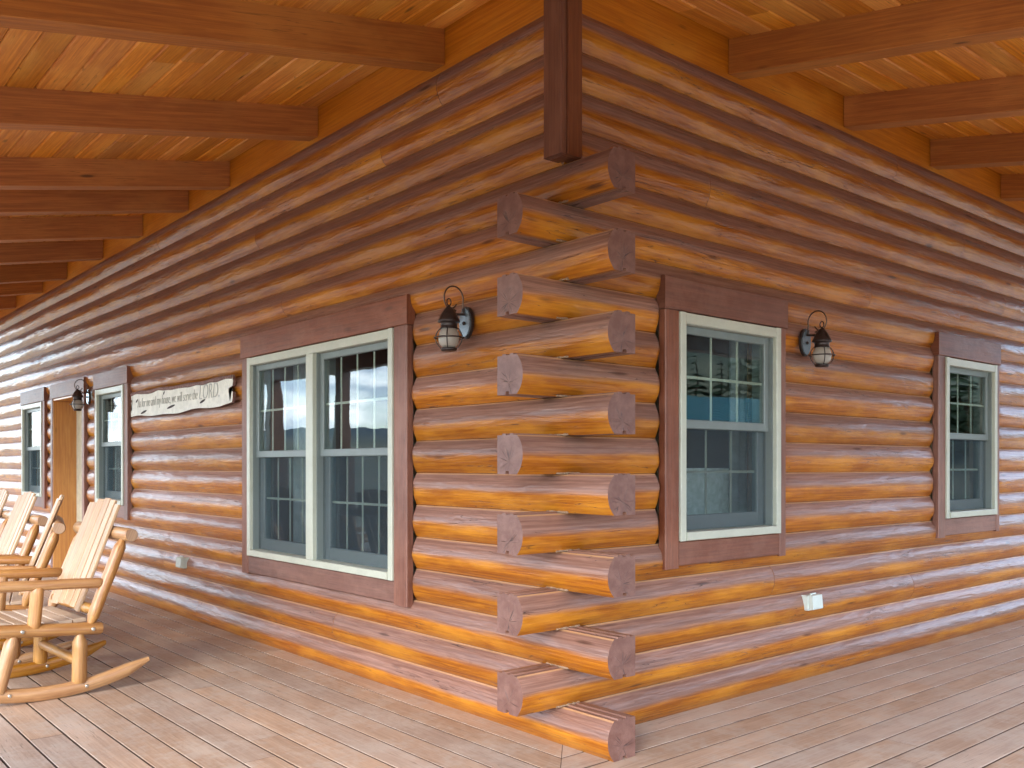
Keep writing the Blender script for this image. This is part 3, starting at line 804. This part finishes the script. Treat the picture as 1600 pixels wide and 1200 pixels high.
# ------------------------------------------------------------------ lanterns  (local: +Y is out from the wall, plate at origin)
def make_lantern():
    root = empty('wall_lantern')
    mb = MB(); N = 28
    for (y0, y1, a, b, m) in ((0, .016, .055, .088, 1), (.016, .024, .046, .078, 0)):
        f = [mb.bm.verts.new((a * math.cos(2 * math.pi * k / N), y0, b * math.sin(2 * math.pi * k / N))) for k in range(N)]
        g = [mb.bm.verts.new((a * math.cos(2 * math.pi * k / N), y1, b * math.sin(2 * math.pi * k / N))) for k in range(N)]
        mb.face(f, None, .5, m); mb.face(g[::-1], None, .5, m)
        for k in range(N): mb.face((f[k], g[k], g[(k + 1) % N], f[(k + 1) % N]), None, .5, m, True)
    pl = mb.build('back_plate', [M['zinc'], M['bronze']], root)
    mb = MB(); mb.tube([(0, .022, -.005), (0, .032, -.005), (0, .036, -.005)], [.010, .010, .004], 10, .5, 0, 0); mb.build('screw', M['bronze'], pl)
    D = .128; Q = .86
    mb = MB()
    mb.tube([(0, .02, .045), (0, .06, .040), (0, D - .02, .036)], [.008, .007, .008], 10, .5, 0, 0)
    mb.tube([(0, .026, .04), (0, .036, .075)], [.007, .007], 8, .5, 0, 0)
    mb.build('arm', M['bronze'], root)
    # big hoop handle curling over the lantern and ending in a small hook
    mb = MB(); pts = []
    c = Vector((0, .096, .122)); R = .064
    for i in range(30):
        t = math.radians(195 - i * (300 / 29))
        pts.append(c + Vector((0, math.cos(t) * R, math.sin(t) * R * 1.05)))
    pts = [Vector((0, .030, .066)), Vector((0, .031, .09))] + pts
    for i in range(1, 9):
        t = i / 8; pts.append(Vector((0, D - .015 - .035 * t, .068 - .006 * t + .032 * t * t)))
    mb.tube(pts, .0045, 8, .5, 0, 0)
    mb.build('hoop', M['rust'], root)
    C = (0, D, 0); XF = Matrix.Translation((0, D, 0)) @ Matrix.Scale(Q, 4) @ Matrix.Translation((0, -D, 0))
    mb = MB()
    mb.lathe([(.006, .095), (.010, .088), (.022, .080), (.045, .048), (.062, .012), (.070, -.002), (.070, -.010), (.058, -.014), (.052, -.018), (.052, -.042), (.057, -.046), (.057, -.052), (.02, -.054)][::-1], C, 24)
    mb.tube([Vector((0, D + .016 * math.sin(a), .116 + .022 * math.cos(a))) for a in [2 * math.pi * k / 14 for k in range(14)]], .004, 8, .5, 0, 0, closed=True)
    mb.build('cap', M['bronze'], root, XF)
    mb = MB(); mb.lathe([(.02, -.172), (.042, -.166), (.060, -.145), (.067, -.112), (.062, -.08), (.047, -.05), (.02, -.046)], C, 28); mb.build('globe', M['globe'], root, XF)
    mb = MB()
    ring = lambda r, z: mb.tube([Vector((r * math.cos(a), D + r * math.sin(a), z)) for a in [2 * math.pi * k / 32 for k in range(32)]], .0045, 8, .5, 0, 0, closed=True)
    ring(.092, -.108)
    for q in range(4):
        a0 = math.radians(45 + 90 * q); pts = []
        for i in range(13):
            s = i / 12; z = -.046 - .132 * s; r = .052 + .036 * math.sin(math.pi * s) ** .8 - .008 * s
            pts.append((r * math.cos(a0), D + r * math.sin(a0), z))
        mb.tube(pts, .0035, 6, .5, 0, 0)
    mb.lathe([(.005, -.192), (.045, -.190), (.05, -.182), (.05, -.172), (.02, -.170)], C, 24)
    mb.build('cage', M['bronze'], root, XF)
    return root
lt0 = make_lantern()
LZ = 2.155
for i, (pos, rz, lab) in enumerate([
        (Vector((-.058, .69, LZ)), 90, 'onion lantern on the left wall between the wide double window and the log corner'),
        (Vector((-.058, 7.70, LZ)), 90, 'far onion lantern beside the door on the left wall'),
        (Vector((2.05, -.058, LZ)), 180, 'onion lantern on the right wall between its two windows')]):
    o = lt0 if i == 0 else copy_tree(lt0)
    o.location = pos; o.rotation_euler = (0, 0, math.radians(rz)); tag(o, lab, 'lantern', 'onion lanterns on the log walls')

# ------------------------------------------------------------------ outlet covers
def outlet(mat):
    root = empty('outlet_box')
    mb = MB(); mb.box((-.060, -.045, -.048), (.060, .012, .048), .006, axis=1); mb.build('box', mat, root)
    mb = MB(); mb.prism((-.064, .013, -.040), (.052, .013, -.040), [(0, 0), (.030, .0), (.034, .006), (.026, .088), (.010, .092), (0, .092)], (0, 1, 0), (0, 0, 1)); lid = mb.build('cover', mat, root)
    mb = MB(); mb.tube([(-.03, .012, .056), (.03, .012, .056)], .006, 8, .5, 0, 0); mb.build('hinge', mat, lid)
    return root
o = outlet(M['plastic']); o.location = (2.14, -.056, .50); o.rotation_euler = (0, 0, math.pi); tag(o, 'pale grey weatherproof outlet box low on the right wall', 'outlet')
o = outlet(M['plastic_dull']); o.location = (-.056, 4.875, .505); o.rotation_euler = (0, 0, math.pi / 2); tag(o, 'dull grey outlet box low on the left wall beside the rocking chairs', 'outlet')

# ------------------------------------------------------------------ sign
def make_sign():
    root = empty('wooden_sign', (-.058, 4.97, 1.985), math.radians(-90))
    tag(root, 'long white painted board with a verse and a ragged bark edge on the left wall', 'sign')
    # local: x along the wall as one reads, y into the wall, z up
    N = 60; hw = 1.225
    top, bot = [], []
    for i in range(N + 1):
        s = i / N; x = -hw + 2 * hw * s
        zt = .114 + .005 * math.sin(s * 7) + .004 * math.sin(s * 23)
        zb = -.128 + .009 * math.sin(s * 9 + 1) + .006 * math.sin(s * 21) + (.025 * max(0, (s - .9) / .1))
        top.append((x, zt)); bot.append((x, zb))
    right = [(hw + .02, .07), (hw + .01, .03), (hw - .045, .018), (hw - .07, .004), (hw - .03, -.006), (hw + .015, -.02), (hw + .012, -.07)]
    left = [(-hw - .01, -.07), (-hw + .04, -.045), (-hw + .005, -.03), (-hw + .0, .02), (-hw + .05, .035), (-hw + .005, .05)]
    out = top + right + bot[::-1] + left
    mb = MB()
    f = [mb.bm.verts.new((x, -.026, z)) for x, z in out]; b = [mb.bm.verts.new((x, -.002, z)) for x, z in out]
    ff = mb.face(f[::-1]); bf = mb.face(b)
    for i in range(len(out)): j = (i + 1) % len(out); mb.face((f[i], f[j], b[j], b[i]), None, .5, 1)
    bmesh.ops.triangulate(mb.bm, faces=[ff, bf])
    mb.build('board', [M['signpaint'], M['bark']], root)
    mb = MB()
    rows = []
    for i in range(N + 1):
        x, z = top[i]; w = .028 + .018 * noise.noise(Vector((x * 5, 2.2, 0)))
        rows.append([mb.bm.verts.new(p) for p in ((x, -.0275, z - w), (x, -.033, z - w * .4), (x, -.029, z + .004), (x, -.004, z + .006), (x, -.004, z - w))])
    for i in range(N):
        for k in range(5): mb.face((rows[i][k], rows[i][(k + 1) % 5], rows[i + 1][(k + 1) % 5], rows[i + 1][k]), None, .5, 0, True)
    mb.face(rows[0][::-1]); mb.face(rows[-1]); mb.build('bark_edge', M['bark'], root)
    for x, z, w in ((-.85, -.088, .085), (-.12, -.072, .10), (.62, -.062, .06), (-1.05, .03, .03), (-.3, .065, .02)):
        mb = MB(); vs = []
        N2 = 14
        fr = [mb.bm.verts.new((x + w * math.cos(2 * math.pi * k / N2), -.0275, z + .011 * math.sin(2 * math.pi * k / N2) + .012 * math.cos(2 * math.pi * k / N2))) for k in range(N2)]
        bk = [mb.bm.verts.new(v.co + Vector((0, .004, 0))) for v in fr]
        mb.face(fr[::-1]); mb.face(bk)
        for k in range(N2): mb.face((fr[k], fr[(k + 1) % N2], bk[(k + 1) % N2], bk[k]))
        mb.build('split', M['crack'], root)
    for body, size, width, x0, z0 in (('As for me and my house, we will serve the', .135, 1.53, -1.02, -.040), ('LORD.', .185, .42, .555, -.046)):
        mb = MB(); cu = bpy.data.curves.new('text', 'FONT'); cu.body = body; cu.size = size; cu.shear = .2; cu.offset = -.0035; cu.extrude = .0015
        tmp = bpy.data.objects.new('text', cu); COL.objects.link(tmp); bpy.context.view_layer.update()
        me = bpy.data.meshes.new_from_object(tmp.evaluated_get(bpy.context.evaluated_depsgraph_get()))
        xs = [v.co.x for v in me.vertices]; k = width / (max(xs) - min(xs)); x1 = min(xs)
        vs = [mb.bm.verts.new((x0 + (v.co.x - x1) * k, -.0285 - v.co.z, z0 + v.co.y)) for v in me.vertices]
        for p in me.polygons: mb.face([vs[i] for i in p.vertices])
        bpy.data.objects.remove(tmp); bpy.data.curves.remove(cu); bpy.data.meshes.remove(me)
        mb.build('lettering', M['ink'], root)
make_sign()

# ------------------------------------------------------------------ surroundings seen in the glass and giving light
def terrain():
    mb = MB(); NA, radii = 96, [0, 12, 25, 45, 70, 90, 110, 130, 150, 170, 195, 225, 260, 380, 520, 680, 850, 1050, 1300, 1700, 2600]
    rows = []
    for i, r in enumerate(radii):
        row = []
        for k in range(NA):
            a = 2 * math.pi * k / NA
            x, y = r * math.cos(a), r * math.sin(a)
            f = max(0, min(1, (r - 260) / 800)); f = f * f * (3 - 2 * f)
            h = 26 + 26 * noise.noise(Vector((math.cos(a) * 2.2, math.sin(a) * 2.2, 1.5))) + 12 * noise.noise(Vector((x * .004, y * .004, .3)))
            if r > 1400: h *= .9
            z = -.75 + f * max(5, h) + 33 * (math.exp(-((x - 120) ** 2 + (y + 105) ** 2) / (2 * 36 ** 2)) + math.exp(-((x - 195) ** 2 + (y + 85) ** 2) / (2 * 40 ** 2))) * min(1, max(0, (r - 45) / 60)) + (1.2 * noise.noise(Vector((x * .03, y * .03, 5))) if r > 30 else 0)  # two hills added to block the sky from the right windows' reflections
            row.append(mb.bm.verts.new((x, y, z)))
            if r == 0: break
        rows.append(row)
    for i in range(len(rows) - 1):
        for k in range(NA):
            k2 = (k + 1) % NA
            if i == 0: mb.face((rows[0][0], rows[1][k], rows[1][k2]), None, .5, 0, True)
            else: mb.face((rows[i][k], rows[i + 1][k], rows[i + 1][k2], rows[i][k2]), None, .5, 0, True)
    o = mb.build('ground', M['ground']); o['kind'] = 'structure'
terrain()

def shed():
    root = empty('outbuilding', (36, -27, -.75), math.radians(8)); tag(root, 'brown outbuilding with ribbed teal metal roof reflected in the right window', 'outbuilding')
    mb = MB(); mb.box((-8, -4, 0), (8, 4, 4.2)); mb.build('wall', M['shed'], root)
    for s in (1, -1):
        mb = MB()
        for i in range(46):
            x = -8.8 + 17.6 * i / 46
            for (a, b, h) in ((0, .30, .0), (.30, .40, .10)):
                A = Vector((x + a, s * 4.7, 4.1 + h)); B = Vector((x + a, 0, 5.75 + h))
                mb.prism(A, B, [(0, 0), (b - a, 0), (b - a, .05), (0, .05)], (1, 0, 0), (0, 0, 1))
        mb.build('roof', M['teal'], root)
    mb = MB(); mb.box((-1, 4.0, 0), (1, 4.06, 2.4)); mb.build('door', M['trim'], root)
shed()
def pine(x, y, h, lab):
    root = empty('pine_tree', (x, y, -.8)); tag(root, lab, 'tree', 'pine trees beyond the porch')
    mb = MB(); mb.tube([(0, 0, 0), (.1, 0, h * .4), (0, .1, h * .97)], [h * .02, h * .014, .03], 9, .5, 0, 0); mb.build('trunk', M['bark_tree'], root)
    mb = MB(); rnd = random.Random(int(x * 7 + y))
    z = h * .12
    while z < h:
        f = 1 - z / h; R = h * .23 * (f ** .8) + .15
        for k in range(rnd.randint(7, 10)):
            a = rnd.random() * 6.283; L = R * rnd.uniform(.7, 1.15); d = Vector((math.cos(a), math.sin(a), -.28 - .2 * rnd.random())); s = Vector((-math.sin(a), math.cos(a), 0))
            for q in range(4):
                t = (q + .6) / 4; p = Vector((0, 0, z)) + d * L * t; w = L * .34 * (1.15 - t)
                for sg in (-1, 1):
                    e = p + s * sg * w * 1.5 + d * w * 1.3 + Vector((0, 0, rnd.uniform(-.2, .1) * w))
                    mb.face([mb.bm.verts.new(v) for v in (p - d * w * .5, e, p + d * w)], None, rnd.random())
        z += h * .038
    mb.build('crown', M['needles'], root)
tr = random.Random(3)
kinds = ['tall dark pine behind the outbuilding', 'bushy pine on the slope behind the outbuilding', 'slim pine in the tree line']
for i in range(44):
    pine(14 + i * 3.1 + tr.uniform(-1, 1), (-37 if i % 2 else -48) - tr.uniform(0, 8), tr.uniform(13, 18), kinds[i % 3])
for i in range(24):
    pine(16 + i * 4.6 + tr.uniform(-1, 1), -33.5 - tr.uniform(0, 2), tr.uniform(8, 12), 'young pine at the foot of the tree line')
for i, (x, y) in enumerate([(-26, 62), (-34, 48), (-60, 74), (-48, 30), (-90, 60)]): pine(x, y, 9 + i % 3 * 2, 'pine far out on the grass beside the porch')

# ------------------------------------------------------------------ light
SUN_EL, SUN_AZ = math.radians(28), math.radians(-121)   # azimuth measured from +Y towards +X
sd = Vector((math.sin(SUN_AZ) * math.cos(SUN_EL), math.cos(SUN_AZ) * math.cos(SUN_EL), math.sin(SUN_EL)))
sl = bpy.data.lights.new('sun', 'SUN'); sl.energy = 0.65; sl.angle = math.radians(25); sl.color = (1, .93, .82)
so = bpy.data.objects.new('sun', sl); COL.objects.link(so); so.rotation_euler = sd.to_track_quat('Z', 'Y').to_euler()

w = bpy.data.worlds.new('World'); S.world = w; w.use_nodes = True
nt = w.node_tree; nt.nodes.clear()
wo = nt.nodes.new('ShaderNodeOutputWorld'); bg = nt.nodes.new('ShaderNodeBackground'); bg.inputs[1].default_value = 0.15
sky = nt.nodes.new('ShaderNodeTexSky'); sky.sky_type = 'NISHITA'; sky.sun_disc = False; sky.sun_elevation = SUN_EL; sky.sun_rotation = SUN_AZ % (2 * math.pi)
sky.altitude = 1500
tc = nt.nodes.new('ShaderNodeTexCoord'); mp = nt.nodes.new('ShaderNodeMapping'); mp.inputs['Scale'].default_value = (2.2, 2.2, 6.5)
cn = nt.nodes.new('ShaderNodeTexNoise'); cn.inputs['Scale'].default_value = 1.5; cn.inputs['Detail'].default_value = 7; cn.inputs['Roughness'].default_value = .58
cr = nt.nodes.new('ShaderNodeMapRange'); cr.interpolation_type = 'SMOOTHSTEP'; cr.inputs[1].default_value = .44; cr.inputs[2].default_value = .64
cn2 = nt.nodes.new('ShaderNodeTexNoise'); cn2.inputs['Scale'].default_value = 5; cn2.inputs['Detail'].default_value = 6
cc = nt.nodes.new('ShaderNodeMix'); cc.data_type = 'RGBA'; cc.inputs[6].default_value = (3.2, 3.9, 5.0, 1); cc.inputs[7].default_value = (10, 10.2, 10.5, 1)
mx = nt.nodes.new('ShaderNodeMix'); mx.data_type = 'RGBA'
lk = nt.links.new
lk(tc.outputs['Generated'], mp.inputs[0]); lk(mp.outputs[0], cn.inputs['Vector']); lk(mp.outputs[0], cn2.inputs['Vector'])
lk(cn.outputs[0], cr.inputs[0]); lk(cr.outputs[0], mx.inputs[0]); cr2 = nt.nodes.new('ShaderNodeMapRange'); cr2.inputs[1].default_value = .40; cr2.inputs[2].default_value = .60; lk(cn2.outputs[0], cr2.inputs[0]); lk(cr2.outputs[0], cc.inputs[0]); lk(sky.outputs[0], mx.inputs[6]); lk(cc.outputs[2], mx.inputs[7])
lk(mx.outputs[2], bg.inputs[0]); lk(bg.outputs[0], wo.inputs[0])

# ------------------------------------------------------------------ camera
cam = bpy.data.cameras.new('camera'); co = bpy.data.objects.new('camera', cam); COL.objects.link(co)
co.location = (-3.10308, -3.26471, 1.37518)
co.rotation_euler = (math.pi / 2, 0, math.radians(49.6276) - math.pi / 2)
cam.sensor_width = 36; cam.lens = 1424.76 / 1600 * 36; cam.shift_y = (727.59 - 600) / 1600
cam.clip_start = .05; cam.clip_end = 5000
S.camera = co

S.view_settings.view_transform = 'Standard'; S.view_settings.look = 'None'
S.view_settings.exposure = 2.65; S.view_settings.gamma = 1
try:
    S.cycles.max_bounces = 10; S.cycles.diffuse_bounces = 5; S.cycles.glossy_bounces = 5; S.cycles.transparent_max_bounces = 16
    S.cycles.use_denoising = True; S.cycles.sample_clamp_indirect = 8
except Exception: pass
